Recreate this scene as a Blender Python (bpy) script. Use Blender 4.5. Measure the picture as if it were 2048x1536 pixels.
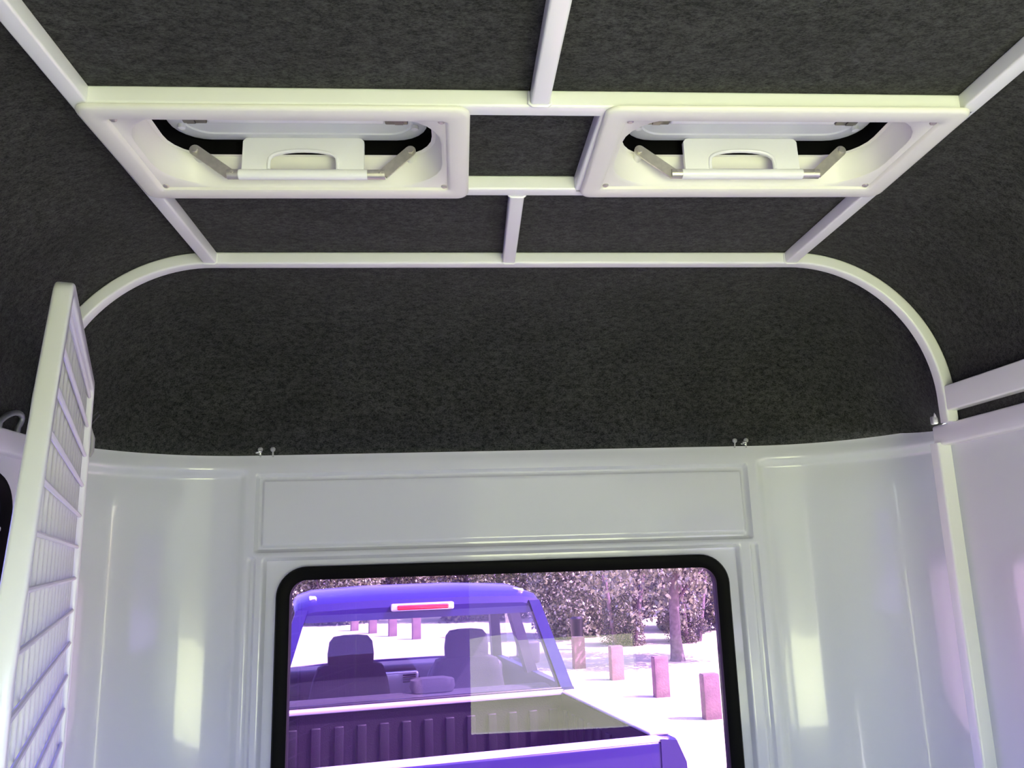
import bpy, bmesh, math, random
from mathutils import Vector, Matrix
for o in list(bpy.data.objects): bpy.data.objects.remove(o, do_unlink=True)
scene = bpy.context.scene
COL = scene.collection
random.seed(7)
# ------------------------------------------------------------------ camera
FPX = 1595.0
right = Vector((0.99669172, -0.07579648, -0.02933459))
down = Vector((-0.01288119, 0.20905157, -0.97781978))
fwd = Vector((0.08024774, 0.97496274, 0.20738362))
cd = bpy.data.cameras.new('camera'); cam = bpy.data.objects.new('camera', cd); COL.objects.link(cam)
cd.sensor_width = 36.0; cd.lens = 36.0 * FPX / 2048.0; cd.clip_start = 0.02; cd.clip_end = 500
up = -down; back = -fwd
cam.matrix_world = Matrix(((right.x, up.x, back.x, 0), (right.y, up.y, back.y, 0), (right.z, up.z, back.z, 1.55), (0, 0, 0, 1)))
scene.camera = cam
# ------------------------------------------------------------------ sky, sun, exposure
SUN_EL, SUN_AZ = math.radians(50), math.radians(108)   # azimuth from +Y towards +X
world = bpy.data.worlds.new('sky'); scene.world = world; world.use_nodes = True
wn = world.node_tree; wn.nodes.clear()
wo = wn.nodes.new('ShaderNodeOutputWorld'); wb = wn.nodes.new('ShaderNodeBackground'); ws = wn.nodes.new('ShaderNodeTexSky')
ws.sky_type = 'NISHITA'; ws.sun_disc = False; ws.sun_elevation = SUN_EL; ws.sun_rotation = SUN_AZ
ws.air_density = 1.0; ws.dust_density = 2.0; ws.ozone_density = 1.0
wb.inputs['Strength'].default_value = 0.22
wn.links.new(ws.outputs[0], wb.inputs[0]); wn.links.new(wb.outputs[0], wo.inputs[0])
sl = bpy.data.lights.new('sun', 'SUN'); sl.energy = 7.0; sl.angle = 0.0095; sl.color = (1.0, 0.97, 0.88)
so = bpy.data.objects.new('sun', sl); COL.objects.link(so)
sd = Vector((math.sin(SUN_AZ) * math.cos(SUN_EL), math.cos(SUN_AZ) * math.cos(SUN_EL), math.sin(SUN_EL)))
so.rotation_euler = (-sd).to_track_quat('-Z', 'Y').to_euler(); so.location = (8, -2, 9)
vs = scene.view_settings; vs.view_transform = 'Standard'; vs.look = 'None'; vs.exposure = 2.95; vs.gamma = 1.0; vs.use_curve_mapping = False
REAR = -0.45       # rear doorway of the trailer, behind the camera
def portal(name, loc, rot, sx, sy):   # sampling guide only: a portal gives off no light
    l = bpy.data.lights.new(name, 'AREA'); l.shape = 'RECTANGLE'; l.size = sx; l.size_y = sy
    l.cycles.is_portal = True
    o = bpy.data.objects.new(name, l); COL.objects.link(o); o.location = loc; o.rotation_euler = rot
portal('rear_portal', (0.56, REAR - 0.06, 1.34), (math.radians(90), 0, 0), 0.92, 1.46)
# ------------------------------------------------------------------ materials
def nt(m): m.use_nodes = True; return m.node_tree
def mat(name, col, rough=0.5, metal=0.0, coat=0.0, noise=None, bump=None, spec=0.5, emit=None):
    """noise=(scale, colour2, amount) mixes a second colour in; bump=(scale, strength)"""
    m = bpy.data.materials.new(name); t = nt(m); b = t.nodes['Principled BSDF']
    b.inputs['Base Color'].default_value = (*col, 1); b.inputs['Roughness'].default_value = rough
    b.inputs['Metallic'].default_value = metal; b.inputs['Coat Weight'].default_value = coat
    b.inputs['Coat Roughness'].default_value = 0.04; b.inputs['Specular IOR Level'].default_value = spec
    tc = t.nodes.new('ShaderNodeTexCoord')
    if noise:
        n = t.nodes.new('ShaderNodeTexNoise'); n.inputs['Scale'].default_value = noise[0]; n.inputs['Detail'].default_value = 5
        r = t.nodes.new('ShaderNodeMapRange'); r.inputs[1].default_value = 0.35; r.inputs[2].default_value = 0.65
        r.inputs[4].default_value = noise[2]
        x = t.nodes.new('ShaderNodeMix'); x.data_type = 'RGBA'
        x.inputs[6].default_value = (*col, 1); x.inputs[7].default_value = (*noise[1], 1)
        t.links.new(tc.outputs['Object'], n.inputs['Vector']); t.links.new(n.outputs['Fac'], r.inputs[0])
        t.links.new(r.outputs[0], x.inputs[0]); t.links.new(x.outputs[2], b.inputs['Base Color'])
    if bump:
        n = t.nodes.new('ShaderNodeTexNoise'); n.inputs['Scale'].default_value = bump[0]; n.inputs['Detail'].default_value = 3
        bp = t.nodes.new('ShaderNodeBump'); bp.inputs['Strength'].default_value = bump[1]; bp.inputs['Distance'].default_value = 0.01
        t.links.new(tc.outputs['Object'], n.inputs['Vector']); t.links.new(n.outputs['Fac'], bp.inputs['Height'])
        t.links.new(bp.outputs[0], b.inputs['Normal'])
    if emit:
        b.inputs['Emission Color'].default_value = (*emit[0], 1); b.inputs['Emission Strength'].default_value = emit[1]
    return m
def carpet_mat():
    m = bpy.data.materials.new('charcoal_felt'); t = nt(m); b = t.nodes['Principled BSDF']; L = t.links.new
    b.inputs['Roughness'].default_value = 1.0; b.inputs['Specular IOR Level'].default_value = 0.08
    b.inputs['Sheen Weight'].default_value = 0.07; b.inputs['Sheen Roughness'].default_value = 0.6
    tc = t.nodes.new('ShaderNodeTexCoord')
    mp = t.nodes.new('ShaderNodeMapping'); mp.inputs['Scale'].default_value = (1, 1.6, 1.6); L(tc.outputs['Object'], mp.inputs['Vector'])
    def noise(s, d, r=0.6):
        n = t.nodes.new('ShaderNodeTexNoise'); n.inputs['Scale'].default_value = s; n.inputs['Detail'].default_value = d
        n.inputs['Roughness'].default_value = r; L(mp.outputs[0], n.inputs['Vector']); return n.outputs['Fac']
    fine, mid, big = noise(260, 4, 0.75), noise(70, 4), noise(7, 3)
    a = t.nodes.new('ShaderNodeMath'); a.operation = 'MULTIPLY_ADD'; a.inputs[1].default_value = 0.62; L(fine, a.inputs[0])
    a2 = t.nodes.new('ShaderNodeMath'); a2.operation = 'MULTIPLY'; a2.inputs[1].default_value = 0.38; L(mid, a2.inputs[0]); L(a2.outputs[0], a.inputs[2])
    cr = t.nodes.new('ShaderNodeValToRGB'); e = cr.color_ramp.elements
    e[0].position = 0.40; e[0].color = (0.004, 0.004, 0.004, 1); e[1].position = 0.62; e[1].color = (0.058, 0.058, 0.055, 1)
    L(a.outputs[0], cr.inputs[0])
    r = t.nodes.new('ShaderNodeMapRange'); r.inputs[1].default_value = 0.3; r.inputs[2].default_value = 0.7; r.inputs[3].default_value = 0.8; r.inputs[4].default_value = 1.15; L(big, r.inputs[0])
    x = t.nodes.new('ShaderNodeMix'); x.data_type = 'RGBA'; x.blend_type = 'MULTIPLY'; x.inputs[0].default_value = 1
    L(cr.outputs[0], x.inputs[6]); L(r.outputs[0], x.inputs[7]); L(x.outputs[2], b.inputs['Base Color'])
    bp = t.nodes.new('ShaderNodeBump'); bp.inputs['Strength'].default_value = 0.5; bp.inputs['Distance'].default_value = 0.004
    L(a.outputs[0], bp.inputs['Height']); L(bp.outputs[0], b.inputs['Normal'])
    return m
def glass_mat(name, tint, f0=0.05, haze=0.0, hazecol=(0.4, 0.2, 0.7)):
    m = bpy.data.materials.new(name); t = nt(m); t.nodes.clear(); L = t.links.new
    o = t.nodes.new('ShaderNodeOutputMaterial'); tr = t.nodes.new('ShaderNodeBsdfTransparent'); tr.inputs[0].default_value = (*tint, 1)
    gl = t.nodes.new('ShaderNodeBsdfGlossy'); gl.inputs['Roughness'].default_value = 0.0; gl.inputs[0].default_value = (0.95, 0.95, 0.95, 1)
    lw = t.nodes.new('ShaderNodeLayerWeight'); lw.inputs['Blend'].default_value = 0.5
    pw = t.nodes.new('ShaderNodeMath'); pw.operation = 'POWER'; pw.inputs[1].default_value = 5.0; L(lw.outputs['Facing'], pw.inputs[0])
    fr = t.nodes.new('ShaderNodeMath'); fr.operation = 'MULTIPLY_ADD'; fr.inputs[1].default_value = 1-f0; fr.inputs[2].default_value = f0; L(pw.outputs[0], fr.inputs[0])
    mx = t.nodes.new('ShaderNodeMixShader'); L(fr.outputs[0], mx.inputs[0]); L(gl.outputs[0], mx.inputs[2])
    if haze:
        tl = t.nodes.new('ShaderNodeBsdfTranslucent'); tl.inputs[0].default_value = (*hazecol, 1)
        m2 = t.nodes.new('ShaderNodeMixShader'); m2.inputs[0].default_value = haze
        L(tr.outputs[0], m2.inputs[1]); L(tl.outputs[0], m2.inputs[2]); L(m2.outputs[0], mx.inputs[1])
    else: L(tr.outputs[0], mx.inputs[1])
    L(mx.outputs[0], o.inputs[0]); return m
def leaf_mat(name, c1, c2):
    m = bpy.data.materials.new(name); t = nt(m); b = t.nodes['Principled BSDF']; L = t.links.new
    g = t.nodes.new('ShaderNodeNewGeometry'); cr = t.nodes.new('ShaderNodeValToRGB'); e = cr.color_ramp.elements
    e[0].color = (*c1, 1); e[1].color = (*c2, 1); L(g.outputs['Random Per Island'], cr.inputs[0]); L(cr.outputs[0], b.inputs['Base Color'])
    b.inputs['Roughness'].default_value = 0.35; return m
M = {
 'carpet': carpet_mat(),
 'gel': mat('white_gelcoat', (0.69, 0.70, 0.72), 0.16, coat=0.6, bump=(9, 0.02)),
 'paint': mat('white_powder_coat', (0.86, 0.86, 0.85), 0.28, coat=0.3),
 'plastic': mat('white_moulded_plastic', (0.80, 0.785, 0.71), 0.42, bump=(120, 0.02)),
 'lidp': mat('white_hatch_lid_plastic', (0.66, 0.67, 0.69), 0.3),
 'rubber': mat('black_rubber', (0.004, 0.004, 0.004), 0.5, spec=0.06),
 'steel': mat('brushed_steel', (0.68, 0.65, 0.56), 0.42, 0.85, noise=(90, (0.52, 0.50, 0.44), 0.6)),
 'steeld': mat('dark_steel', (0.20, 0.19, 0.18), 0.4, 1.0),
 'galv': mat('galvanised_steel', (0.42, 0.44, 0.43), 0.45, 0.8, noise=(70, (0.28, 0.30, 0.29), 0.7)),
 'wire': mat('white_coated_wire', (0.82, 0.80, 0.80), 0.35),
 'greyp': mat('clear_grey_plastic', (0.40, 0.40, 0.40), 0.35),
 'foil': mat('bright_tinned_metal', (0.75, 0.76, 0.70), 0.25, 1.0),
 'blackp': mat('black_plastic', (0.006, 0.006, 0.007), 0.4),
 'floor': mat('grey_rubber_floor', (0.14, 0.14, 0.15), 0.8, noise=(14, (0.09, 0.09, 0.09), 0.8), bump=(80, 0.2)),
 'tint': glass_mat('purple_tinted_acrylic', (0.38, 0.21, 0.58), 0.028, 0.028, (0.24, 0.04, 0.50)),
 'tint2': glass_mat('purple_tinted_side_glass', (0.15, 0.10, 0.55), 0.05, 0.02),
 'carglass': glass_mat('car_glass', (0.85, 0.88, 0.88), 0.04),
 'carpaint': mat('blue_car_paint', (0.010, 0.006, 0.07), 0.35, 0.0, coat=0.25, spec=0.3),
 'carblack': mat('black_bed_liner', (0.006, 0.006, 0.007), 0.5, spec=0.25, bump=(160, 0.15)),
 'cardark': mat('dark_car_trim', (0.035, 0.035, 0.04), 0.55),
 'seat': mat('charcoal_seat_fabric', (0.025, 0.025, 0.03), 0.85, bump=(220, 0.2)),
 'silver': mat('satin_aluminium', (0.78, 0.78, 0.80), 0.3, 0.6),
 'lampred': mat('red_lamp_lens', (0.65, 0.02, 0.03), 0.15, coat=0.5),
 'tyre': mat('tyre_rubber', (0.02, 0.02, 0.02), 0.8),
 'wood': mat('weathered_hardwood_post', (0.20, 0.12, 0.11), 0.85, noise=(7, (0.12, 0.07, 0.07), 0.8), bump=(40, 0.4)),
 'bark': mat('grey_bark', (0.20, 0.16, 0.14), 0.9, noise=(12, (0.10, 0.08, 0.07), 0.9), bump=(30, 0.6)),
 'hill': mat('dark_woodland', (0.035, 0.045, 0.025), 0.95, noise=(0.6, (0.07, 0.075, 0.04), 0.9)),
 'leaf1': leaf_mat('olive_leaves', (0.012, 0.017, 0.008), (0.22, 0.25, 0.11)),
 'leaf2': leaf_mat('pale_gum_leaves', (0.035, 0.05, 0.02), (0.42, 0.46, 0.26)),
 'grass': mat('sunlit_dry_grass', (0.42, 0.46, 0.22), 0.95, noise=(0.9, (0.56, 0.58, 0.35), 0.8), bump=(60, 0.6)),
}
# ------------------------------------------------------------------ mesh helpers
class MB:
    def __init__(s): s.v = []; s.f = []; s.sm = []
    def add(s, vs, fs, smooth=False):
        k = len(s.v); s.v += [tuple(v) for v in vs]
        s.f += [tuple(i + k for i in f) for f in fs]; s.sm += [smooth] * len(fs); return s
    def box(s, a, b, bev=0.0):
        (x0, y0, z0), (x1, y1, z1) = a, b
        if bev <= 0:
            return s.add([(x0,y0,z0),(x1,y0,z0),(x1,y1,z0),(x0,y1,z0),(x0,y0,z1),(x1,y0,z1),(x1,y1,z1),(x0,y1,z1)],
                [(0,3,2,1),(4,5,6,7),(0,1,5,4),(1,2,6,5),(2,3,7,6),(3,0,4,7)])
        bm = bmesh.new(); bmesh.ops.create_cube(bm, size=1.0)
        for v in bm.verts: v.co = Vector(((x0+x1)/2 + v.co.x*(x1-x0), (y0+y1)/2 + v.co.y*(y1-y0), (z0+z1)/2 + v.co.z*(z1-z0)))
        bmesh.ops.bevel(bm, geom=bm.edges[:], offset=bev, segments=3, profile=0.5, affect='EDGES')
        s.bm(bm); return s
    def bm(s, bm, smooth=True):
        bm.verts.index_update(); k = len(s.v)
        s.v += [tuple(v.co) for v in bm.verts]
        for f in bm.faces: s.f.append(tuple(v.index + k for v in f.verts)); s.sm.append(smooth)
        bm.free()
    def rings(s, rings, closed=True, cap=True, smooth=True, loop=False):
        n = len(rings[0]); k = len(s.v)
        for r in rings: s.v += [tuple(p) for p in r]
        R = len(rings)
        for i in range(R if loop else R - 1):
            for j in range(n if closed else n - 1):
                a = k + i*n + j; b = k + i*n + (j+1) % n; i2 = (i+1) % R
                c = k + i2*n + (j+1) % n; d = k + i2*n + j
                s.f.append((a, b, c, d)); s.sm.append(smooth)
        if cap and closed and not loop:
            s.f.append(tuple(k + j for j in range(n))[::-1]); s.sm.append(False)
            s.f.append(tuple(k + (R-1)*n + j for j in range(n))); s.sm.append(False)
        return s
    def tube(s, pts, r, n=10, cap=True):
        pts = [Vector(p) for p in pts]; rs = r if isinstance(r, (list, tuple)) else [r]*len(pts); rings = []
        t0 = (pts[1]-pts[0]).normalized(); ref = Vector((0,0,1)) if abs(t0.z) < 0.9 else Vector((1,0,0))
        u = t0.cross(ref).normalized()
        for i, p in enumerate(pts):
            t = (pts[min(i+1, len(pts)-1)] - pts[max(i-1, 0)]).normalized()
            u = (u - t*u.dot(t)).normalized(); w = t.cross(u)
            rings.append([p + (u*math.cos(2*math.pi*j/n) + w*math.sin(2*math.pi*j/n))*rs[i] for j in range(n)])
        return s.rings(rings, cap=cap)
    def sqtube(s, a, b, wx, h, rad=0.004, side=None):
        """straight rectangular tube from a to b; wx = width along side vector, h = width along the other"""
        a, b = Vector(a), Vector(b); t = (b-a).normalized()
        u = Vector(side) if side else (Vector((1,0,0)) if abs(t.x) < 0.9 else Vector((0,1,0)))
        u = (u - t*u.dot(t)).normalized(); w = t.cross(u)
        pr = rrect(wx/2, h/2, rad)
        return s.rings([[p + u*x + w*y for x, y in pr] for p in (a, b)])
    def build(s, name, material, parent=None, auto=True):
        me = bpy.data.meshes.new(name); me.from_pydata(s.v, [], s.f)
        me.polygons.foreach_set('use_smooth', s.sm); me.update()
        o = bpy.data.objects.new(name, me); COL.objects.link(o)
        me.materials.append(M[material] if isinstance(material, str) else material)
        bm = bmesh.new(); bm.from_mesh(me); bmesh.ops.recalc_face_normals(bm, faces=bm.faces[:])
        for e in bm.edges:
            if len(e.link_faces) == 2 and e.calc_face_angle(0) > math.radians(40): e.smooth = False
        bm.to_mesh(me); bm.free()
        if parent: o.parent = parent
        return o
def rrect(hx, hy, r, n=4):
    r = min(r, hx*0.999, hy*0.999); out = []
    for cx, cy, a0 in ((hx-r, hy-r, 0), (-hx+r, hy-r, 90), (-hx+r, -hy+r, 180), (hx-r, -hy+r, 270)):
        for i in range(n+1):
            a = math.radians(a0 + 90*i/n); out.append((cx + r*math.cos(a), cy + r*math.sin(a)))
    return out
def tag(o, label, cat, group=None, kind=None):
    o['label'] = label; o['category'] = cat
    if group: o['group'] = group
    if kind: o['kind'] = kind
    return o
def empty(name, loc=(0,0,0), rz=0.0):
    o = bpy.data.objects.new(name, None); COL.objects.link(o); o.location = loc; o.rotation_euler = (0,0,rz); o.empty_display_size = 0.05; return o
def copy_tree(o, parent=None):
    c = o.copy(); COL.objects.link(c); c.parent = parent
    for ch in o.children: copy_tree(ch, c)
    return c
def sstep(a, b, x):
    t = min(1, max(0, (x-a)/(b-a))); return t*t*(3-2*t)
# ------------------------------------------------------------------ key dimensions
CX = 0.13                      # centre line of the roof
ZB, ZT = 2.130, 2.155          # underside and top of the roof tubes
AY0, AY1 = 1.540, 1.568        # front arch tube, back and front face
GROUND = -0.45
# ------------------------------------------------------------------ ground, floor
g = MB(); N = 40
g.v = [(-60 + 120*i/N, -60 + 120*j/N, GROUND) for j in range(N+1) for i in range(N+1)]
g.f = [(j*(N+1)+i, j*(N+1)+i+1, (j+1)*(N+1)+i+1, (j+1)*(N+1)+i) for j in range(N) for i in range(N)]; g.sm = [False]*len(g.f)
tag(g.build('ground', 'grass'), 'sunlit dry grass ground around the trailer and truck', 'ground', kind='structure')
hl = MB(); NX, NY = 90, 16; rnd = random.Random(11)
for j in range(NY+1):
    for i in range(NX+1):
        x = -55 + 110*i/NX; t = j/NY; y = -15 - 22*t - 2*math.sin(x*0.09)
        hl.v.append((x + rnd.uniform(-0.3, 0.3), y, GROUND - 0.1 + 9.0*sstep(0, 0.55, t) + (rnd.uniform(-0.5, 0.5) if j else 0)))
for j in range(NY):
    for i in range(NX):
        a_ = j*(NX+1)+i; hl.f.append((a_, a_+1, a_+NX+2, a_+NX+1)); hl.sm.append(False)
tag(hl.build('wooded_hill', 'hill'), 'dark wooded rise beyond the grass behind the trailer', 'hill', kind='structure')
tag(MB().box((-0.83, REAR, -0.06), (1.13, 2.06, 0.0)).build('floor', 'floor'), 'grey rubber floor of the trailer', 'floor', kind='structure')
# ------------------------------------------------------------------ carpeted ceiling with two hatch holes
HATCH = [(-0.2197, 1.0924), (0.4738, 1.0782)]; HHX, HHY = 0.226, 0.112
RC, ZC = 0.317, 1.838          # cove radius and centre height
XL, XR = CX-0.60, CX+0.60
CZ = ZC + RC                   # flat carpet height
def cove(side, n=24):          # from flat edge down to the wall cap
    out = []
    for i in range(n+1):
        a = math.radians(90*i/n); out.append((CX + side*(0.60 + RC*math.sin(a)), ZC + RC*math.cos(a)))
    out.append((CX + side*(0.60+RC), 1.762)); return out
c = MB()
xs = sorted([XL, XR] + [h[0]+s*HHX for h in HATCH for s in (-1, 1)]); ys = sorted([REAR, AY1] + [h[1]+s*HHY for h in HATCH for s in (-1, 1)])
for i in range(len(xs)-1):
    for j in range(len(ys)-1):
        mx, my = (xs[i]+xs[i+1])/2, (ys[j]+ys[j+1])/2
        if any(abs(mx-h[0]) < HHX and abs(my-h[1]) < HHY for h in HATCH): continue
        c.box((xs[i], ys[j], CZ), (xs[i+1], ys[j+1], CZ+0.03))
for side in (-1, 1):
    pr = cove(side)
    c.rings([[(x, REAR, z) for x, z in pr], [(x, AY1, z) for x, z in pr]], closed=False, smooth=True)
    pr2 = [(x + side*0.03, z+0.03) for x, z in pr]
    c.rings([[(x, REAR, z) for x, z in pr2], [(x, AY1, z) for x, z in pr2]], closed=False, smooth=True)
tag(c.build('ceiling', 'carpet'), 'charcoal felt carpet lining the trailer roof and coved sides', 'ceiling', kind='structure')
# ------------------------------------------------------------------ front wall: moulded white shell with rounded corners
FX0, FX1, FY = -0.49, 0.79, 2.01; ERX, ERY = 0.335, 0.36; ZW = 1.805
def plan(n_corner, n_flat):
    pts = []
    for i in range(n_corner):                      # left end -> flat
        a = math.radians(90*(1 - i/n_corner)); pts.append((FX0 - ERX*math.sin(a), FY-ERY + ERY*math.cos(a), -math.sin(a)*ERY, math.cos(a)*ERX))
    for i in range(n_flat+1): pts.append((FX0 + (FX1-FX0)*i/n_flat, FY, 0, 1))
    for i in range(1, n_corner+1):
        a = math.radians(90*i/n_corner); pts.append((FX1 + ERX*math.sin(a), FY-ERY + ERY*math.cos(a), math.sin(a)*ERY, math.cos(a)*ERX))
    return pts
def wdepth(x, y, z):
    d = 0.0; e = 0.012
    def rect(x0, x1, z0, z1, dep, e=e):
        return dep*sstep(x0, x0+e, x)*(1-sstep(x1-e, x1, x))*sstep(z0, z0+e, z)*(1-sstep(z1-e, z1, z))
    d += rect(-0.474, 0.770, 1.566, 1.760, 0.015, 0.009) - rect(-0.461, 0.757, 1.579, 1.747, 0.008, 0.008)
    d += rect(-0.452, 0.732, 0.6, 1.556, 0.012, 0.009)
    d += rect(-0.486, -0.466, 0.6, 1.560, 0.008, 0.007) + rect(0.757, 0.781, 0.6, 1.560, 0.008, 0.007)
    zl = 1-sstep(1.750, 1.772, z)
    d += 0.016*zl*(sstep(0.795, 0.815, x) + 1 - sstep(-0.515, -0.495, x))
    lip = sstep(1.765, 1.805, z)                     # the rim rolls back towards the carpet
    d += 0.004*lip*lip
    return d
P = plan(56, 380)
zs = [0.0, 0.2, 0.4, 0.6, 0.75, 0.85] + [0.9 + 0.0040*i for i in range(int((ZW-0.9)/0.0040)+1)] + [ZW]
w = MB(); nP = len(P)
for z in zs:
    for (x, y, nx, ny) in P:
        l = math.hypot(nx, ny); d = wdepth(x, y, z); w.v.append((x + nx/l*d, y + ny/l*d, z))
WX0, WX1, WZ0, WZ1 = -0.417, 0.697, 0.96, 1.533      # outer edge of the window rubber
for j in range(len(zs)-1):
    for i in range(nP-1):
        mx = (P[i][0]+P[i+1][0])/2; mz = (zs[j]+zs[j+1])/2
        if P[i][1] >= FY-1e-6 and P[i+1][1] >= FY-1e-6 and WX0+0.014 < mx < WX1-0.014 and WZ0+0.014 < mz < WZ1-0.014:
            cx = min(mx-WX0, WX1-mx); cz = min(mz-WZ0, WZ1-mz)
            if not (cx < 0.06 and cz < 0.06 and math.hypot(0.06-cx, 0.06-cz) > 0.05): continue
        w.f.append((j*nP+i, j*nP+i+1, (j+1)*nP+i+1, (j+1)*nP+i)); w.sm.append(True)
wall_front = w.build('wall_front', 'gel')
tag(wall_front, 'glossy white moulded front wall with rounded corners and recessed panel', 'wall', kind='structure')
# nose of the roof: carpet lofted from the arch to the rim of the front wall
def resample(pts, n):
    L = [0]
    for a, b in zip(pts, pts[1:]): L.append(L[-1] + (Vector(b)-Vector(a)).length)
    out = []; k = 0
    for i in range(n+1):
        s = L[-1]*i/n
        while k < len(L)-2 and L[k+1] < s: k += 1
        t = (s-L[k])/max(1e-9, L[k+1]-L[k]); out.append(Vector(pts[k]).lerp(Vector(pts[k+1]), t))
    return out
def archpath(off, zend):
    """arch centre path in XZ, from left foot over the top to right foot; off = radius offset"""
    pts = [(CX-0.60-0.29-off, zend)]
    for i in range(33):
        a = math.radians(90*i/32); pts.append((CX-0.60-(0.29+off)*math.cos(a), 1.84+(0.29+off)*math.sin(a)))
    for i in range(33):
        a = math.radians(90*i/32); pts.append((CX+0.60+(0.29+off)*math.sin(a), 1.84+(0.29+off)*math.cos(a)))
    pts.append((CX+0.60+0.29+off, zend)); return pts
NS = 160
A = resample([(x, AY1-0.01, z) for x, z in archpath(0.024, 1.80)], NS)
Wt = resample([(x + 0.004*(1 if x > 0.15 else -1), y+0.012, ZW-0.012) for x, y, _, _ in plan(40, 60)], NS)
nz = MB(); rows = []
for i in range(25):
    t = math.radians(90*i/24); fy, fz = math.sin(t), 1-math.cos(t)
    rows.append([(A[k].x + (Wt[k].x-A[k].x)*fz, A[k].y + (Wt[k].y-A[k].y)*fy, A[k].z + (Wt[k].z-A[k].z)*fz) for k in range(NS+1)])
nz.rings(rows, closed=False)
tag(nz.build('wall_nose', 'carpet'), 'dark carpeted nose of the roof between arch and front wall', 'wall', kind='structure')
# ------------------------------------------------------------------ side walls, rear frame
def side_wall(name, x, sgn, win, label):
    y0, y1, z0, z1 = win; b = MB(); X = sorted((x, x + sgn*0.035))
    b.box((X[0], REAR, 0), (X[1], y0, 1.76)); b.box((X[0], y1, 0), (X[1], 1.62, 1.76))
    b.box((X[0], y0, 0), (X[1], y1, z0)); b.box((X[0], y0, z1), (X[1], y1, 1.76))
    # shallow pressed line under the cap
    return tag(b.build(name, 'gel'), label, 'wall', kind='structure')
WINL = (0.78, 1.50, 1.22, 1.705); WINR = (0.35, 1.15, 1.15, 1.705)
side_wall('wall_left', -0.792, -1, WINL, 'white lining of the left side wall behind the mesh divider')
side_wall('wall_right', 1.058, 1, WINR, 'white lining of the right side wall, tinged lavender')
def cap(name, xa, xb, label):
    b = MB(); b.box((xa, REAR, 1.746), (xb, 1.625, 1.790), 0.006)
    return tag(b.build(name, 'paint'), label, 'trim', kind='structure')
cap('trim_1', 1.036, 1.095, 'white cap rail along the top of the right wall lining')
cap('trim_2', -0.83, -0.770, 'white cap rail along the top of the left wall lining')
b = MB()
b.box((-0.83, REAR-0.05, 0), (-0.72, REAR, 2.19)); b.box((1.00, REAR-0.05, 0), (1.13, REAR, 2.19)); b.box((-0.72, REAR-0.05, 2.06), (1.00, REAR, 2.19)); b.box((-0.72, REAR-0.05, 0), (0.10, REAR-0.01, 2.06)); b.box((0.10, REAR-0.05, 0), (1.00, REAR-0.01, 0.62))
tag(b.build('wall_back', 'paint'), 'white rear frame with left leaf and low half door behind the viewer', 'wall', kind='structure')
# ------------------------------------------------------------------ windows
def window(name, origin, ux, hx, hz, rad, fw, dep, label, tint, bar=False):
    """ux: direction of width; frame stands out towards the room by dep; room side = n"""
    e = empty(name, origin); ux = Vector(ux); up_ = Vector((0,0,1)); n = ux.cross(up_)     # ux=+X -> n=-Y (towards room)
    def ring(hx, hz, r, off): return [tuple(ux*a + up_*b_ + n*off) for a, b_ in rrect(hx, hz, r, 10)]
    m = MB(); m.rings([ring(hx, hz, rad, -0.03), ring(hx, hz, rad, dep*0.6), ring(hx-0.004, hz-0.004, rad-0.004, dep),
        ring(hx-fw*0.55, hz-fw*0.55, rad-fw*0.55, dep), ring(hx-fw, hz-fw, rad-fw, dep*0.35), ring(hx-fw, hz-fw, rad-fw, -0.03)], loop=True)
    m.build('window_frame', 'rubber', e)
    p = MB(); k = ring(hx-fw+0.004, hz-fw+0.004, rad-fw+0.004, -0.005); p.add(k, [tuple(range(len(k)))]); p.build('window_pane', tint, e)
    if bar:
        q = MB(); q.sqtube(tuple(ux*(-hx+0.01) + up_*bar + n*0.0), tuple(ux*(hx-0.01) + up_*bar), 0.012, 0.012); q.build('window_bar', 'paint', e)
    return tag(e, label, 'window', kind='structure')
window('window_1', ((WX0+WX1)/2, FY+0.008, (WZ0+WZ1)/2), (1,0,0), (WX1-WX0)/2, (WZ1-WZ0)/2, 0.072, 0.032, 0.014, 'black-framed purple tinted front window with the truck behind it', 'tint')
window('window_2', (-0.792, (WINL[0]+WINL[1])/2, (WINL[2]+WINL[3])/2), (0,1,0), 0.372, 0.255, 0.07, 0.028, 0.012, 'black-framed tinted side window behind the mesh divider', 'tint2', 0.155)
window('window_3', (1.058, (WINR[0]+WINR[1])/2, (WINR[2]+WINR[3])/2), (0,-1,0), 0.412, 0.290, 0.07, 0.028, 0.012, 'black-framed tinted window in the right side wall', 'tint2')
# ------------------------------------------------------------------ roof tubes
TN = [2]
def trim(m, label, material='paint'):
    TN[0] += 1; return tag(m.build('trim_%d' % TN[0], material), label, 'frame tube', kind='structure')
a = MB(); inner = archpath(0.0, 1.788); outer = archpath(0.025, 1.788); rings = []
for (xi, zi), (xo, zo) in zip(inner, outer):
    pi, po = Vector((xi, 0, zi)), Vector((xo, 0, zo)); n = (po-pi).normalized(); mid = (pi+po)/2
    rings.append([mid + n*x + Vector((0, (AY0+AY1)/2 + y, 0)) for x, y in rrect(0.0125, (AY1-AY0)/2, 0.004)])
a.rings(rings); trim(a, 'white square tube bent into the front roof arch')
def bar(p0, p1, label, wx=0.025, h=0.025, side=None, weld=None):
    m = MB(); m.sqtube(p0, p1, wx, h, 0.0035, side)
    if weld:                                            # a bead of weld where the end meets the next tube
        for wp in weld:
            cx, cy, cz, dx = wp
            m.tube([(cx-dx, cy, cz+0.020), (cx-dx, cy, cz+0.002), (cx-dx+0.004, cy, cz-0.001), (cx+dx-0.004, cy, cz-0.001), (cx+dx, cy, cz+0.002), (cx+dx, cy, cz+0.020)], 0.0022, 6)
    return trim(m, label)
ZM = (ZB+ZT)/2
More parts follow.
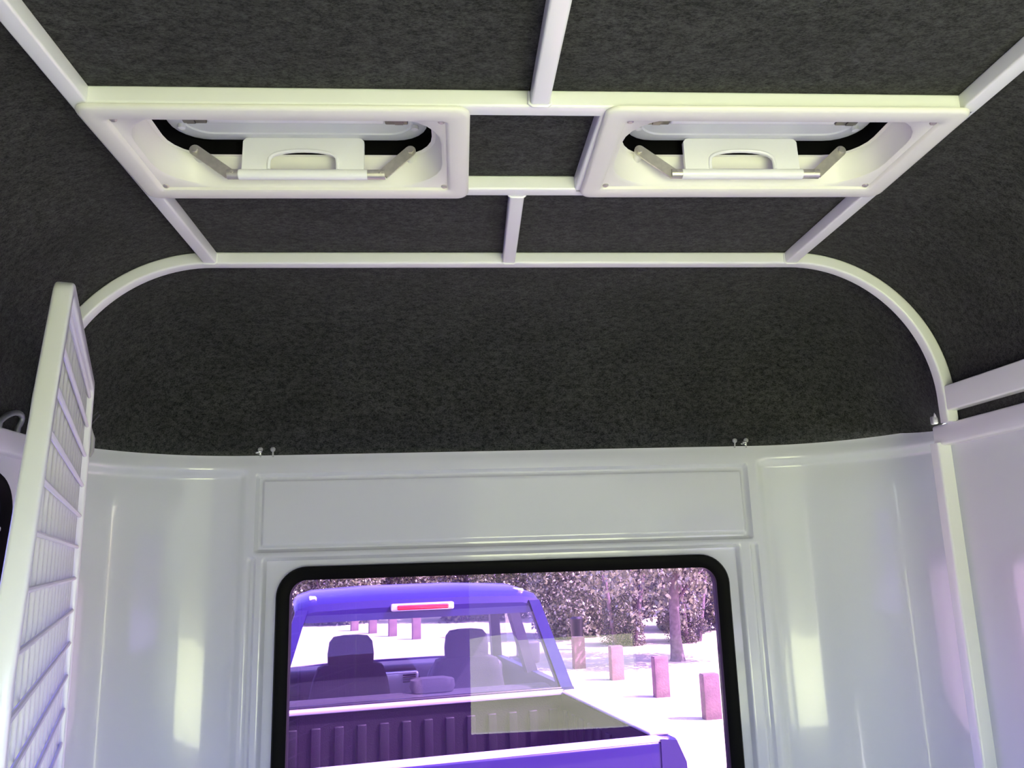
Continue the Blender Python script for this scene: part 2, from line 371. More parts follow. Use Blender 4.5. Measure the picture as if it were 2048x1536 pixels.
bar((XL-0.0, 0.973, ZM), (XR, 0.961, ZM), 'white cross tube behind the two roof hatches, nearest the viewer', side=(0,1,0))
bar((XL-0.0, 1.219, ZM), (XR, 1.208, ZM), 'white cross tube between the far edges of the two hatches', side=(0,1,0))
bar((-0.468, REAR, ZM), (-0.468, AY0+0.004, ZM), 'white roof rail running forward on the left to the arch', side=(1,0,0), weld=[(-0.468, AY0-0.001, ZB, 0.0135)])
bar((0.724, REAR, ZM), (0.724, AY0+0.004, ZM), 'white roof rail running forward on the right to the arch', side=(1,0,0), weld=[(0.724, AY0-0.001, ZB, 0.0135)])
bar((0.127, REAR, ZM), (0.127, 0.955, ZM), 'short white centre tube at the top, meeting the near cross tube', side=(1,0,0), weld=[(0.127, 0.952, ZB, 0.0140)])
bar((0.119, 1.224, ZM), (0.128, AY0+0.004, ZM), 'short white centre tube between the hatch cross tube and the arch', side=(1,0,0), weld=[(0.119, 1.229, ZB, 0.0135), (0.128, AY0-0.001, ZB, 0.0135)])
bar((0.224, 0.975, ZM), (0.224, 1.207, ZM), 'short white tube along the left edge of the right hatch', side=(1,0,0))
bar((0.020, 0.980, ZM), (0.020, 1.209, ZM), 'short white tube above the right edge of the left hatch', side=(1,0,0))
bar((1.0345, REAR, 1.836), (1.0345, AY0+0.002, 1.836), 'white grab rail along the right side above the wall cap', 0.025, 0.052, side=(1,0,0))
m = MB(); m.sqtube((1.082, 1.616, 0.0), (1.082, 1.616, 1.752), 0.104, 0.032, 0.005, side=(1,0,0))
trim(m, 'white upright post at the right edge of the front wall')
m = MB(); m.sqtube((-0.805, 1.616, 0.0), (-0.805, 1.616, 1.752), 0.09, 0.032, 0.005, side=(1,0,0))
trim(m, 'white upright post at the left edge of the front wall')
# ------------------------------------------------------------------ roof hatches
def make_hatch():
    e = empty('roof_hatch')
    HX, HY = 0.2525, 0.134
    def rr(hx, hy, r, z, n=6): return [(x, y, z) for x, y in rrect(hx, hy, r, n)]
    fr = MB()                                           # moulded flange with a sunk rectangle and a rounded well
    fr.rings([rr(HX-0.003, HY-0.003, 0.018, 0.0085), rr(HX, HY, 0.020, 0.0065), rr(HX, HY, 0.020, 0.0045), rr(HX-0.002, HY-0.002, 0.018, 0.0015),
        rr(HX-0.006, HY-0.006, 0.015, 0.0), rr(HX-0.027, HY-0.027, 0.008, 0.0), rr(HX-0.031, HY-0.031, 0.006, 0.002), rr(HX-0.033, HY-0.032, 0.006, 0.006),
        rr(HX-0.036, HY-0.0325, 0.070, 0.0065, 6), rr(HX-0.040, HY-0.036, 0.068, 0.010), rr(HX-0.044, HY-0.040, 0.066, 0.040), rr(HX-0.047, HY-0.043, 0.064, 0.043),
        rr(HX-0.049, HY-0.045, 0.062, 0.052), rr(HX-0.055, HY-0.050, 0.058, 0.053)], cap=False)
    fr.build('hatch_frame', 'plastic', e)
    ga = MB(); ga.rings([rr(HX-0.047, HY-0.043, 0.064, 0.052), rr(HX-0.049, HY-0.045, 0.062, 0.078), rr(HX-0.066, HY-0.062, 0.05, 0.082), rr(HX-0.066, HY-0.062, 0.05, 0.09), rr(HX-0.030, HY-0.03, 0.05, 0.09), rr(HX-0.030, HY-0.03, 0.05, 0.053)], cap=False, loop=True)
    ga.build('gasket', 'rubber', e)
    li = MB()
    li.rings([rr(HX-0.062, HY-0.058, 0.05, 0.074), rr(HX-0.066, HY-0.062, 0.048, 0.0722), rr(HX-0.082, HY-0.078, 0.04, 0.072), rr(HX-0.090, HY-0.085, 0.035, 0.080), rr(HX-0.1, HY-0.095, 0.03, 0.081)])
    li.rings([rr(HX-0.062, HY-0.058, 0.05, 0.074), rr(HX-0.062, HY-0.058, 0.05, 0.11), rr(HX-0.02, HY-0.02, 0.05, 0.112)], cap=False)
    lid = li.build('lid', 'lidp', e)
    hs = MB(); hs.box((-0.128, -0.006, 0.064), (0.128, 0.012, 0.078), 0.003); hs.build('hinge_strip', 'paint', lid)
    for s in (-1, 1):
        k = MB(); k.box((s*0.146-0.017, -0.008, 0.0635), (s*0.146+0.017, 0.012, 0.076), 0.002)
        k.box((s*0.150-0.006, -0.004, 0.0605), (s*0.150+0.006, 0.007, 0.066)); k.build('hinge_clip', 'steeld', lid)
        k = MB(); k.tube([(s*0.172, 0.030, 0.078), (s*0.172, 0.030, 0.066), (s*0.172, 0.030, 0.0655)], [0.0055, 0.0055, 0.003], 12); k.build('lid_button', 'lidp', lid)
    for sx in (-1, 1):
        for sy in (-1, 1):
            k = MB(); c = (sx*0.2140, sy*0.0965)
            k.tube([(c[0], c[1], 0.008), (c[0], c[1], 0.0045), (c[0], c[1], 0.0030)], [0.0048, 0.0048, 0.0028], 12)
            k.build('screw', 'steel', e)
    # latch: rod with hand plate, two steel arms to pivot bosses on the far wall of the well
    Y = 0.070; rz = 0.012
    rod = MB(); rod.tube([(-0.097, Y, rz), (0.097, Y, rz)], 0.0082, 16); latch = rod.build('latch_rod', 'paint', e)
    pl = MB(); pts = []; HXp = 0.092; z0, z1 = rz+0.006, 0.072
    n = 16; arc = [(-0.052, z0)] + [(-0.052*math.cos(math.pi*i/n)*(1 if abs(math.cos(math.pi*i/n)) < 0.999 else 1), z0 + 0.010 + 0.022*math.sin(math.pi*i/n)**0.6) for i in range(n+1)] + [(0.052, z0)]
    outl = [(-HXp, z0)] + arc + [(HXp, z0), (HXp, z1-0.006), (HXp-0.004, z1-0.001), (HXp-0.009, z1)] + [(-HXp+0.009, z1), (-HXp+0.004, z1-0.001), (-HXp, z1-0.006)]
    # triangulated plate with thickness
    bm = bmesh.new(); lay = []
    vs_ = [bm.verts.new((x, Y - 0.006 + 0.10*max(0, z-0.05), z)) for x, z in outl]
    f = bm.faces.new(vs_); ret = bmesh.ops.triangulate(bm, faces=[f])
    ex = bmesh.ops.extrude_face_region(bm, geom=bm.faces[:])
    for v in [q for q in ex['geom'] if isinstance(q, bmesh.types.BMVert)]: v.co.y += 0.008
    pl.bm(bm, smooth=False)
    hp = pl.build('handle_plate', 'paint', e)
    li2 = MB(); li2.tube([(x, Y-0.0055, z) for x, z in arc], 0.0028, 8); li2.build('grip_lip', 'paint', hp)
    for s in (-1, 1):
        k = MB(); L_ = 0.124 if s > 0 else 0.114
        k.tube([(s*0.097, Y, rz), (s*L_, Y, rz)], 0.0076, 16); k.tube([(s*(L_-0.008), Y-0.0062, rz+0.001), (s*(L_-0.008), Y-0.0092, rz+0.001)], 0.0024, 10)
        k.build('rod_end', 'steel', e)
        p0, p1 = Vector((s*(L_-0.003), Y-0.001, rz)), Vector((s*0.163, Y-0.004, 0.050)); d = (p1-p0).normalized(); nrm = Vector((-d.z, 0, d.x))
        k = MB(); prof = []
        for i in range(9):
            an = math.radians(-90 + 180*i/8); prof.append(p1 + d*0.0085*math.cos(an) + nrm*0.0085*math.sin(an))
        prof += [p0 + nrm*0.0085, p0 - nrm*0.0085]
        k.rings([[q + Vector((0, 0.0016, 0)) for q in prof], [q - Vector((0, 0.0016, 0)) for q in prof]], smooth=False); arm = k.build('latch_arm', 'steel', e)
        k = MB(); k.tube([(p1.x, p1.y-0.001, p1.z), (p1.x, p1.y-0.006, p1.z)], 0.0052, 6); k.build('bolt', 'steel', arm)
        k = MB(); k.tube([(p1.x, p1.y+0.002, p1.z), (p1.x, 0.093, p1.z-0.002)], 0.0072, 14); k.build('pivot_boss', 'plastic', e)
    return e
h1 = make_hatch(); h1.location = (HATCH[0][0], HATCH[0][1], 2.122); h1.scale = (1.0124, 1.0124, 1.0)
h1.rotation_euler = (0, 0, -0.012)
tag(h1, 'left white roof hatch with a handled lid, nearer the mesh divider', 'roof hatch', 'roof hatches')
h2 = copy_tree(h1); h2.location = (HATCH[1][0], HATCH[1][1], 2.122); h2.rotation_euler = (0, 0, -0.016)
h2['label'] = 'right white roof hatch with a handled lid, above the grab rail side'
# ------------------------------------------------------------------ mesh divider panel on the left
GD = Vector((-0.35287, 0.93567, 0)); G0 = Vector((-0.690, 1.560, 0)); GN = Vector((0.93567, 0.35287, 0))   # GN faces the viewer's right
def gp(s, z, o=0.0): return G0 + GD*s + GN*o + Vector((0, 0, z))
mesh_div = empty('mesh_divider', gp(-0.5, 0.0)); O = gp(-0.5, 0.0)
ZTOP, ZBOT = 1.888, 0.62
def near_s(z):            # leaning rear edge of the panel
    return -0.640 - (ZTOP-z)*0.53 if z > 1.45 else -0.640 - (ZTOP-1.45)*0.53
path = [(0.0, ZBOT), (0.0, ZTOP-0.02)]
for i in range(1, 7):
    an = math.radians(90*i/6); path.append((-0.02+0.02*math.cos(an), ZTOP-0.02+0.02*math.sin(an)))
cs, cz, r = -0.640+0.035, ZTOP-0.035, 0.035
for i in range(0, 9):
    an = math.radians(90 + 62*i/8); path.append((cs + r*math.cos(an)*1.0, cz + r*math.sin(an)))
for z in (1.75, 1.6, 1.45): path.append((near_s(z), z))
path += [(near_s(1.3), 1.30), (near_s(1.0), ZBOT)]
fr = MB(); rings = []
for i, (s_, z_) in enumerate(path + [path[0]]):
    pass
pts = [Vector((s_, z_)) for s_, z_ in path]; n = len(pts)
for i in range(n):
    pa, pb, pc = pts[i-1], pts[i], pts[(i+1) % n]
    t = ((pb-pa).normalized() + (pc-pb).normalized())
    t = t.normalized() if t.length > 1e-6 else (pc-pb).normalized()
    nr = Vector((-t.y, t.x)); k = 1.0/max(0.5, ((pb-pa).normalized()).dot(t))
    rings.append([gp(pb.x + nr.x*a_*k, pb.y + nr.y*a_*k, b_) - O for a_, b_ in rrect(0.0095, 0.0110, 0.004)])
fr.rings(rings, loop=True); fr.build('panel_frame', 'paint', mesh_div)
zw = 1.866 - 0.0
i = 0
while True:
    z = 1.866 - 0.0563*i; i += 1
    if z < ZBOT + 0.02: break
    k = MB(); k.tube([gp(near_s(z)+0.004, z, 0.004) - O, gp(-0.004, z, 0.004) - O, gp(0.004, z, 0.0075) - O], 0.0033, 8); k.build('cross_wire', 'wire', mesh_div)
for i in range(17):
    s_ = -0.024 - 0.0565*i
    zt = ZTOP - 0.004
    if s_ < near_s(ZTOP): zt = ZTOP - (-0.640 - s_)/0.53 - 0.02
    if zt < 1.46: zt = 1.46
    if s_ < near_s(1.45)+0.003: break
    k = MB(); k.tube([gp(s_, ZBOT+0.005, -0.002) - O, gp(s_, zt, -0.0025) - O], 0.0033, 8); k.build('upright_wire', 'wire', mesh_div)
k = MB(); pa = gp(0.016, 1.872, 0.002) - O; pb = gp(0.016, 1.735, 0.002) - O
k.sqtube(pa, pb, 0.016, 0.006, 0.002, side=tuple(GN)); pt = k.build('hinge_plate', 'paint', mesh_div)
k = MB(); k.tube([gp(0.020, 1.815, 0.006) - O, gp(0.022, 1.79, 0.014) - O, gp(0.022, 1.765, 0.014) - O, gp(0.020, 1.755, 0.010) - O], [0.003, 0.004, 0.004, 0.003], 10); k.build('latch_lever', 'greyp', pt)
k = MB(); k.tube([gp(0.024, 1.815, 0.006) - O, gp(0.024, 1.838, 0.022) - O, gp(0.024, 1.844, 0.019) - O, gp(0.024, 1.830, 0.006) - O], 0.0022, 8); k.build('latch_loop', 'blackp', pt)
tag(mesh_div, 'white wire mesh divider panel with rounded tube frame at the left', 'divider panel')
# ------------------------------------------------------------------ tie loop on the left cap rail
tl = MB(); lp = []
for i in range(13):
    an = math.radians(180*i/12); lp.append((-0.800 + 0.0*i, 1.470 + 0.026*math.cos(an)*-1, 1.812 + 0.016*math.sin(an)))
lp = [(-0.7800, 1.436, 1.788)] + [(-0.7790 + 0.004*math.sin(math.pi*i/12), 1.466 - 0.030*math.cos(math.pi*i/12) + 0.020*math.sin(math.pi*i/12), 1.800 + 0.024*math.sin(math.pi*i/12)) for i in range(13)] + [(-0.7800, 1.496, 1.788)]
tl.tube(lp, 0.0052, 10)
tag(tl.build('tie_loop', 'galv'), 'grey steel tie loop on the left wall cap beside the divider', 'tie loop')
# ------------------------------------------------------------------ small fasteners along the rim of the front wall
def fastener(name, x0, x1, foilx, label, y=2.0):
    e = empty(name, (x0, y, ZW))
    for xx in (x0, x1):
        k = MB(); dx = xx-x0
        k.tube([(dx, 0.0, -0.006), (dx, -0.004, 0.009)], 0.0020, 8)
        bm = bmesh.new(); bmesh.ops.create_uvsphere(bm, u_segments=14, v_segments=10, radius=0.0062)
        for v in bm.verts: v.co = Vector((v.co.x, v.co.y*0.7, v.co.z)) + Vector((dx, -0.004, 0.0125))
        k.bm(bm); k.build('stud', 'greyp', e)
    k = MB(); rnd = random.Random(3); p = Vector((foilx-x0, -0.008, 0.0)); pts = []
    for i in range(22):
        t = i/21; pts.append(p + Vector((0.006*math.cos(9*t)-0.003+0.005*t, 0.004*math.sin(9*t), 0.0015+0.008*t)))
    k.tube(pts, 0.0018, 6); k.build('chain_twist', 'foil', e)
    return tag(e, label, 'fastener', 'fasteners on the front wall rim')
fastener('rim_fastener', -0.462, -0.432, -0.464, 'small grey studs and metal twist on the rim, left of centre')
fastener('rim_fastener', 0.737, 0.767, 0.760, 'small grey studs and metal twist on the rim, right of centre')
k = MB(); k.box((1.062, 1.655, 1.80), (1.074, 1.668, 1.818), 0.003); k.tube([(1.068, 1.66, 1.812), (1.068, 1.652, 1.824)], 0.003, 8)
tag(k.build('rim_clip', 'greyp'), 'tiny grey clip on the rim beside the right arch foot', 'clip')
# ------------------------------------------------------------------ pickup truck ahead of the trailer
truck = empty('pickup_truck', (0.117, 3.893, GROUND), math.radians(11)); truck.scale = (1.12, 1, 1)
tag(truck, 'blue dual cab pickup truck seen through the tinted front window', 'pickup truck')
def tp(name, m, material, parent=None): return m.build(name, material, parent or truck)
BH = 1.11          # height of the bed rails
# bed
k = MB(); k.box((-0.80, -0.045, 0.60), (0.80, 0.035, BH-0.012), 0.012); tg = tp('tailgate', k, 'carpaint')
k = MB(); k.box((-0.80, -0.040, BH-0.016), (0.80, 0.036, BH+0.004), 0.006); tp('tailgate_cap', k, 'silver', tg)
k = MB(); k.box((-0.13, -0.062, 0.92), (0.13, -0.040, 1.0), 0.01); tp('tailgate_handle', k, 'cardark', tg)
for s in (-1, 1):
    k = MB(); pr = [(0.79, 0.45), (0.90, 0.47), (0.925, 0.75), (0.915, 1.00), (0.875, BH-0.01), (0.80, BH)]
    k.rings([[(s*x*(0.985 if y < 0 else 1), y, z) for x, z in pr] for y in (-0.05, 0.0, 0.6, 1.44)]); tp('bed_side', k, 'carpaint')
    k = MB(); k.box((min(s*0.775, s*0.87), 0.045, BH-0.004), (max(s*0.775, s*0.87), 1.40, BH+0.014), 0.006); tp('bed_rail', k, 'silver')
    k = MB(); k.box((min(s*0.82, s*0.915), -0.075, 0.55), (max(s*0.82, s*0.915), -0.03, 0.86), 0.02); tp('tail_lamp', k, 'lampred')
    k = MB(); k.box((min(s*0.55, s*0.79), 0.35, 0.58), (max(s*0.55, s*0.79), 1.15, 0.80), 0.05); tp('wheel_arch', k, 'carblack')
k = MB(); k.box((-0.80, 0.0, 0.52), (0.80, 1.42, 0.585)); tp('bed_floor', k, 'carblack')
for s in (-1, 1):
    k = MB(); k.box((min(s*0.772, s*0.79), 0.05, 0.585), (max(s*0.772, s*0.79), 1.385, BH-0.008)); sl_ = tp('side_liner', k, 'carblack')
    for i in range(9):
        y = 0.15 + 0.14*i; k = MB(); k.box((min(s*0.758, s*0.775), y-0.03, 0.62), (max(s*0.758, s*0.775), y+0.03, 1.02), 0.006); tp('liner_rib', k, 'carblack', sl_)
for i in range(13):
    x = -0.72 + 0.12*i; k = MB(); k.box((x-0.022, 0.03, 0.583), (x+0.022, 1.37, 0.600), 0.006); tp('floor_rib', k, 'carblack')
k = MB(); k.box((-0.80, 1.385, 0.55), (0.80, 1.43, BH-0.01)); hb = tp('headboard', k, 'carblack')
for i in range(13):
    x = -0.72 + 0.12*i; k = MB(); k.box((x-0.026, 1.368, 0.60), (x+0.026, 1.390, 1.02), 0.008); tp('liner_rib', k, 'carblack', hb)
k = MB(); k.box((-0.80, 1.36, BH-0.012), (0.80, 1.43, BH+0.014), 0.006); tp('headboard_rail', k, 'silver', hb)
k = MB(); k.box((-0.80, 0.036, 0.60), (0.80, 0.050, BH-0.02)); tp('tailgate_liner', k, 'carblack', tg)
# cab lower body
k = MB(); pr = [(0.0, 0.45), (0.90, 0.45), (0.93, 0.75), (0.92, 1.00), (0.875, 1.13), (0.0, 1.13)]
full = [(x, z) for x, z in pr[1:5]] + [(-x, z) for x, z in reversed(pr[1:5])]
k.rings([[(x, y, z) for x, z in full] for y in (1.46, 1.50)])                       # rear bulkhead
for s in (-1, 1):
    side = [(0.84, 0.45), (0.90, 0.45), (0.93, 0.75), (0.92, 1.00), (0.875, 1.13), (0.83, 1.13)]
    k.rings([[(s*x, y, z) for x, z in side] for y in (1.50, 3.35)])
tp('cab_body', k, 'carpaint')
k = MB(); k.box((-0.88, 1.50, 0.45), (0.88, 3.4, 0.55)); tp('cab_floor', k, 'cardark')
# bonnet and nose
k = MB(); k.rings([[(-0.90, y, 0.45), (0.90, y, 0.45), (0.92, y, 0.85), (0.86, y, z), (0.4, y, z+0.03), (-0.4, y, z+0.03), (-0.86, y, z), (-0.92, y, 0.85)] for y, z in ((3.35, 1.12), (3.9, 1.06), (4.5, 0.98), (4.62, 0.85))]); tp('bonnet', k, 'carpaint')
# greenhouse: roof skin and pillars
def rooffr(y, hw, z, crown): return [(-hw, y, z-0.045), (-hw*0.97, y, z-0.012), (-hw*0.85, y, z+crown*0.5), (-hw*0.4, y, z+crown), (hw*0.4, y, z+crown), (hw*0.85, y, z+crown*0.5), (hw*0.97, y, z-0.012), (hw, y, z-0.045), (hw*0.9, y, z-0.06), (-hw*0.9, y, z-0.06)]
k = MB(); k.rings([rooffr(1.585, 0.715, 1.665, 0.015), rooffr(1.60, 0.72, 1.705, 0.02), rooffr(1.66, 0.725, 1.735, 0.025), rooffr(2.1, 0.73, 1.765, 0.035), rooffr(2.6, 0.72, 1.755, 0.035), rooffr(2.80, 0.70, 1.72, 0.03)]); rf = tp('roof', k, 'carpaint')
for s in (-1, 1):
    k = MB(); k.box((min(s*0.60, s*0.64), 1.66, 1.735), (max(s*0.60, s*0.64), 2.7, 1.760), 0.008); tp('roof_rail', k, 'silver', rf)
    for (yb, yt, wb, wt, nm) in ((1.46, 1.575, 0.10, 0.085, 'rear_pillar'), (2.25, 2.22, 0.10, 0.09, 'door_pillar'), (3.32, 2.72, 0.08, 0.06, 'windscreen_pillar')):
        k = MB(); k.rings([[(s*0.875, yb, 1.12), (s*0.875, yb+wb, 1.12), (s*0.80, yb+wb, 1.12), (s*0.80, yb, 1.12)], [(s*0.715, yt, 1.685), (s*0.715, yt+wt, 1.685), (s*0.65, yt+wt, 1.685), (s*0.65, yt, 1.685)]], smooth=False)
        tp(nm, k, 'carpaint' if nm == 'rear_pillar' else 'cardark')
    k = MB(); k.add([(s*0.868, 1.50, 1.12), (s*0.868, 3.30, 1.12), (s*0.705, 2.75, 1.69), (s*0.705, 1.60, 1.69)], [(0, 1, 2, 3)]); tp('side_glass', k, 'carglass')
    k = MB(); k.box((min(s*0.93, s*1.10), 2.98, 1.08), (max(s*0.93, s*1.10), 3.10, 1.27), 0.03); k.tube([(s*0.87, 3.04, 1.12), (s*0.97, 3.04, 1.12)], 0.025, 8); tp('wing_mirror', k, 'cardark')
def quadpanel(x0b, x0t, yb, yt, zb, zt, n=10, bulge=0.02):
    rows = []
    for j in range(6):
        t = j/5; hw = x0b + (x0t-x0b)*t; rows.append([(hw*(2*i/n-1), yb + (yt-yb)*t - bulge*(1-(2*i/n-1)**2), zb + (zt-zb)*t) for i in range(n+1)])
    m = MB(); m.rings(rows, closed=False); return m
tp('rear_glass', quadpanel(0.79, 0.655, 1.475, 1.585, 1.125, 1.650), 'carglass')
tp('windscreen', quadpanel(0.80, 0.66, 3.33, 2.78, 1.12, 1.69, bulge=-0.06), 'carglass')
k = MB(); k.rings([[(x, y, z) for x, y, z in ((-hw, yy, zz), (hw, yy, zz))] for hw, yy, zz in ((0.80, 1.452, 1.10), (0.80, 1.452, 1.14))], closed=False); 
k = MB(); k.box((-0.80, 1.44, 1.105), (0.80, 1.475, 1.135), 0.008); tp('rear_glass_seal', k, 'blackp')
bl = MB(); bl.box((-0.185, 1.552, 1.652), (0.185, 1.60, 1.700), 0.012); bk = tp('brake_light_surround', bl, 'silver')
bl = MB(); bl.box((-0.150, 1.545, 1.660), (0.150, 1.556, 1.690), 0.008); tp('brake_light_lens', bl, 'lampred', bk)
# interior
k = MB(); k.box((-0.80, 2.95, 0.95), (0.80, 3.35, 1.14), 0.05); db = tp('dashboard', k, 'cardark')
k = MB(); k.box((-0.20, 2.90, 0.90), (0.16, 2.97, 1.10), 0.02); tp('centre_console', k, 'silver', db)
for sx in (-0.13, 0.09):
    for i in range(4):
        k = MB(); k.box((sx-0.045, 2.885, 1.02+0.017*i), (sx+0.045, 2.903, 1.028+0.017*i)); tp('vent_slat', k, 'blackp', db)
k = MB(); pts = [(0.40 + 0.185*math.cos(2*math.pi*i/28), 2.80 + 0.05*math.sin(2*math.pi*i/28), 1.02 + 0.175*math.sin(2*math.pi*i/28)) for i in range(29)]; k.tube(pts, 0.016, 8); k.box((0.25, 2.80, 1.0), (0.55, 2.83, 1.05), 0.01); tp('steering_wheel', k, 'blackp')
def seat(x, y, w):
    e2 = MB(); e2.box((x-w/2, y, 0.72), (x+w/2, y+0.5, 0.85), 0.04); s_ = tp('seat', e2, 'seat')
    k = MB(); k.rings([[(x + a_*w/2*f, y + b_*0.075 + q, z) for a_, b_ in rrect(1, 1, 0.35)] for z, f, q in ((0.80, 1.0, 0.02), (1.0, 1.0, -0.01), (1.15, 0.9, -0.03), (1.24, 0.78, -0.05), (1.26, 0.6, -0.05))]); tp('seat_back', k, 'seat', s_)
    k = MB(); k.rings([[(x + a_*0.145*f, y - 0.055 + b_*0.06, z) for a_, b_ in rrect(1, 1, 0.45)] for z, f in ((1.235, 0.86), (1.25, 0.98), (1.33, 1.0), (1.41, 0.93), (1.445, 0.75), (1.452, 0.4))]); tp('headrest', k, 'seat', s_)
seat(-0.36, 2.38, 0.52); seat(0.40, 2.38, 0.52)
k = MB(); k.box((-0.78, 1.55, 0.70), (0.78, 1.70, 1.14), 0.05); rs = tp('rear_bench_back', k, 'seat')
for x in (0.06,):
    k = MB(); k.rings([[(x + a_*0.13*f, 1.62 + b_*0.05, z) for a_, b_ in rrect(1, 1, 0.4)] for z, f in ((1.14, 0.9), (1.17, 1.0), (1.215 if x == 0.06 else 1.25, 0.95), (1.225 if x == 0.06 else 1.265, 0.6))]); tp('rear_headrest', k, 'seat', rs)
for s in (-1, 1):
    for y in (0.72, 3.85):
        k = MB(); k.tube([(s*0.68, y, 0.37), (s*0.70, y, 0.37), (s*0.88, y, 0.37), (s*0.90, y, 0.37)], [0.34, 0.37, 0.37, 0.33], 28); wh = tp('tyre', k, 'tyre')
        k = MB(); k.tube([(s*0.885, y, 0.37), (s*0.906, y, 0.37)], [0.235, 0.20], 20); tp('wheel_rim', k, 'silver', wh)
# ------------------------------------------------------------------ bollards
BL = ['tallest-looking square timber bollard, nearest and rightmost in the front window', 'square timber bollard, second nearest along the row', 'square timber bollard, third along the row towards the truck', 'square timber bollard farthest off, next to the truck cab']
BL += ['small pale bollard seen through the truck windscreen, rightmost of four', 'small pale bollard seen through the truck windscreen, second from the right', 'small pale bollard seen through the truck windscreen, third from the right', 'small pale bollard seen through the truck windscreen, leftmost of four']
for i, (x, y) in enumerate([(3.09, 9.92), (2.89, 11.48), (2.60, 13.1), (2.22, 14.5), (-0.85, 20.6), (-1.5, 21.6), (-2.1, 22.6), (-2.7, 23.6)]):
    e = empty('timber_bollard', (x, y, GROUND), math.radians(8 + 2*i)); tag(e, BL[i], 'bollard', 'timber bollards beside the truck')
    k = MB(); k.box((-0.105, -0.06, -0.05), (0.105, 0.06, 0.50 + 0.02*(i % 2)), 0.008); k.build('post_shaft', 'wood', e)
    k = MB(); zt = 0.50 + 0.02*(i % 2); k.rings([[(a_*f*0.105, b_*f*0.06, z) for a_, b_ in ((-1,-1),(1,-1),(1,1),(-1,1))] for f, z in ((0.98, zt-0.002), (0.9, zt+0.014))], smooth=False); k.build('bevelled_top', 'wood', e)
# ------------------------------------------------------------------ trees and shrubs
def leaf_cloud(n, rx, ry, rz, zc, size, seed, droop=0.4, clumps=26):
    rnd = random.Random(seed); m = MB(); cl = []
    for _ in range(clumps):
        while True:
            p = Vector((rnd.uniform(-1,1), rnd.uniform(-1,1), rnd.uniform(-1,1)))
            if 0.25 < p.length < 1: break
        cl.append((p, rnd.uniform(0.18, 0.36)))
    for _ in range(n):
        c0, cr = rnd.choice(cl); q = Vector((rnd.gauss(0,1), rnd.gauss(0,1), rnd.gauss(0,1))).normalized()*cr*rnd.uniform(0.5, 1.1)
        p = c0 + q; p = Vector((p.x*rx, p.y*ry, p.z*rz + zc))
        if p.z < 0.03: p.z = rnd.uniform(0.03, 0.3)
        d = Vector((rnd.gauss(0,1), rnd.gauss(0,1), rnd.gauss(0,1)-droop)).normalized(); u = d.cross(Vector((rnd.gauss(0,1), rnd.gauss(0,1), rnd.gauss(0,1)))).normalized()
        l = size*rnd.uniform(0.7, 1.4); wv = l*0.3
        m.v += [tuple(p), tuple(p + d*l*0.5 + u*wv), tuple(p + d*l), tuple(p + d*l*0.5 - u*wv)]
        b_ = len(m.v)-4; m.f.append((b_, b_+1, b_+2, b_+3)); m.sm.append(False)
    return m
def raw(m, name, material):
    me = bpy.data.meshes.new(name); me.from_pydata(m.v, [], m.f); me.materials.append(M[material]); return me
crownA = raw(leaf_cloud(24000, 1.25, 1.0, 1.9, 1.35, 0.085, 1, clumps=70), 'foliage_mesh_a', 'leaf1')
crownB = raw(leaf_cloud(24000, 1.2, 1.0, 1.9, 1.35, 0.085, 2, clumps=70), 'foliage_mesh_b', 'leaf2')
def shrub(x, y, sc, me, label, rz=0.0):
    e = empty('tall_shrub', (x, y, GROUND), rz); tag(e, label, 'shrub', 'tall shrubs beyond the truck')
    o = bpy.data.objects.new('foliage', me); COL.objects.link(o); o.parent = e; o.scale = (sc, sc, sc); o['kind'] = 'stuff'
    for i in range(4):
        k = MB(); a_ = i*1.7; k.tube([(0.25*math.cos(a_), 0.25*math.sin(a_), -0.05), (0.5*math.cos(a_), 0.4*math.sin(a_), 0.9), (0.9*math.cos(a_), 0.6*math.sin(a_), 2.2)], [0.06, 0.045, 0.02], 7); k.build('stem', 'bark', e)
shrub(-8.3, 26.0, 1.3, crownA, 'dark shrub behind the left end of the truck roof, nearest the window corner')
shrub(-3.6, 26.5, 1.3, crownB, 'paler shrub behind the truck roof, left of the brake light', 0.0)
shrub(1.1, 26.0, 1.3, crownA, 'dark olive shrub behind the truck roof, right of the brake light', 3.14)
shrub(-6.0, 29.0, 1.3, crownB, 'pale shrub set farther back behind the left of the truck roof', 3.14)
shrub(-1.3, 29.2, 1.3, crownA, 'dark shrub set farther back above the brake light', 0.1)
shrub(3.0, 19.8, 1.0, crownB, 'pale leafy shrub beside the truck cab, behind the far bollards', 3.0)
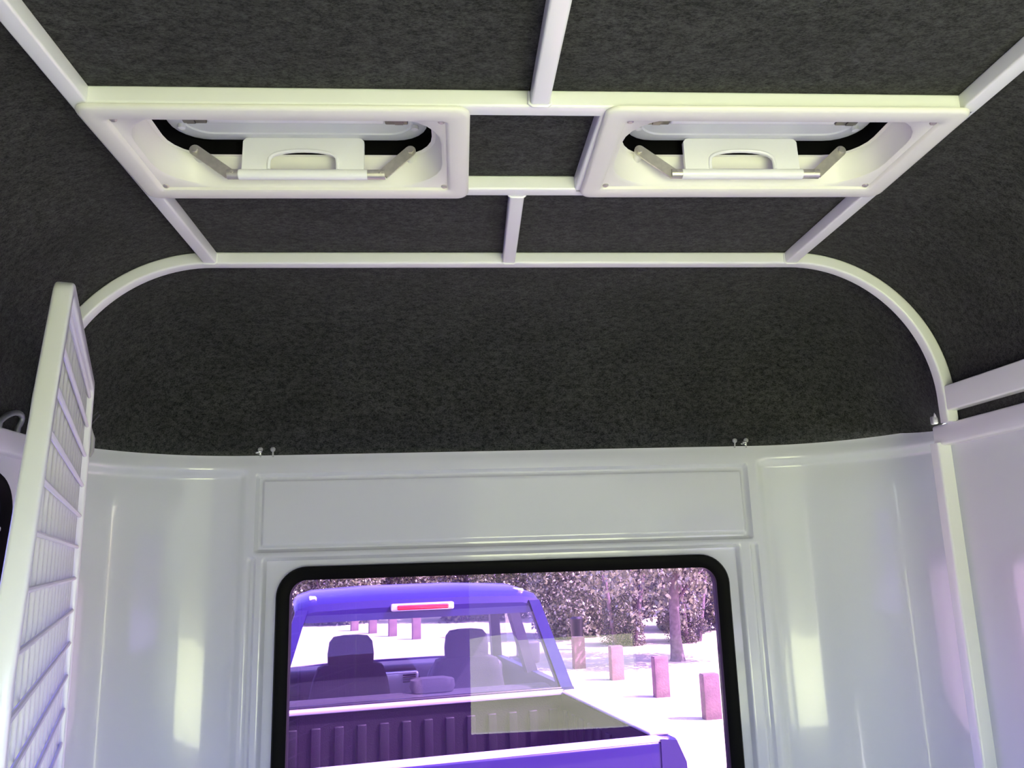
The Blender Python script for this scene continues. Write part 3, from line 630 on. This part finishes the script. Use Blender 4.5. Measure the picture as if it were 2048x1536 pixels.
shrub(6.3, 20.4, 1.05, crownA, 'dark shrub right behind the slim tree trunk', 0.0)
shrub(9.8, 20.8, 1.05, crownA, 'dark shrub past the right edge of the front window', 3.14)
shrub(4.7, 24.5, 1.25, crownA, 'dark shrub filling the gap behind the pale leafy shrub', 0.1)
shrub(8.9, 25.0, 1.25, crownB, 'pale shrub farther back to the right of the slim tree', 0.0)
shrub(5.15, 17.9, 0.42, crownA, 'low dark bush on the grass right behind the base of the slim tree', 1.0)
shrub(3.72, 17.75, 0.40, crownA, 'low dark bush between the slim tree and the pale shrub', 2.0)
tr = empty('young_tree', (4.10, 14.95, GROUND)); tag(tr, 'slim tree with drooping crown standing on the grass right of the bollards', 'tree')
k = MB(); k.tube([(0, 0, -0.05), (0, 0, 0.05), (-0.01, 0, 0.4), (0.0, 0, 0.9), (0.04, 0, 1.6), (0.0, 0.05, 2.6), (0.05, 0, 3.6)], [0.17, 0.13, 0.10, 0.092, 0.08, 0.06, 0.02], 14); k.build('trunk', 'bark', tr)
for i in range(6):
    a_ = i*1.05+0.3; k = MB(); k.tube([(0.02, 0, 1.0+0.16*i), (0.5*math.cos(a_), 0.5*math.sin(a_), 1.5+0.2*i), (1.2*math.cos(a_), 1.0*math.sin(a_), 1.75+0.22*i)], [0.035, 0.025, 0.008], 7); k.build('branch', 'bark', tr)
o = bpy.data.objects.new('foliage', raw(leaf_cloud(14000, 1.7, 1.4, 1.5, 2.25, 0.085, 5, 0.9, 56), 'foliage_mesh_c', 'leaf2')); COL.objects.link(o); o.parent = tr; o['kind'] = 'stuff'
# a dark litter bin among the pale shrubs
e = empty('litter_bin', (2.62, 17.2, GROUND)); tag(e, 'small dark litter bin on a post beyond the far bollard', 'litter bin')
k = MB(); k.tube([(0, 0, 0.0), (0, 0, 0.30)], 0.04, 8); k.build('post', 'blackp', e)
k = MB(); k.tube([(0, 0, 0.22), (0, 0, 0.30), (0, 0, 0.62), (0, 0, 0.66)], [0.10, 0.125, 0.135, 0.09], 16); k.build('bin_body', 'blackp', e)
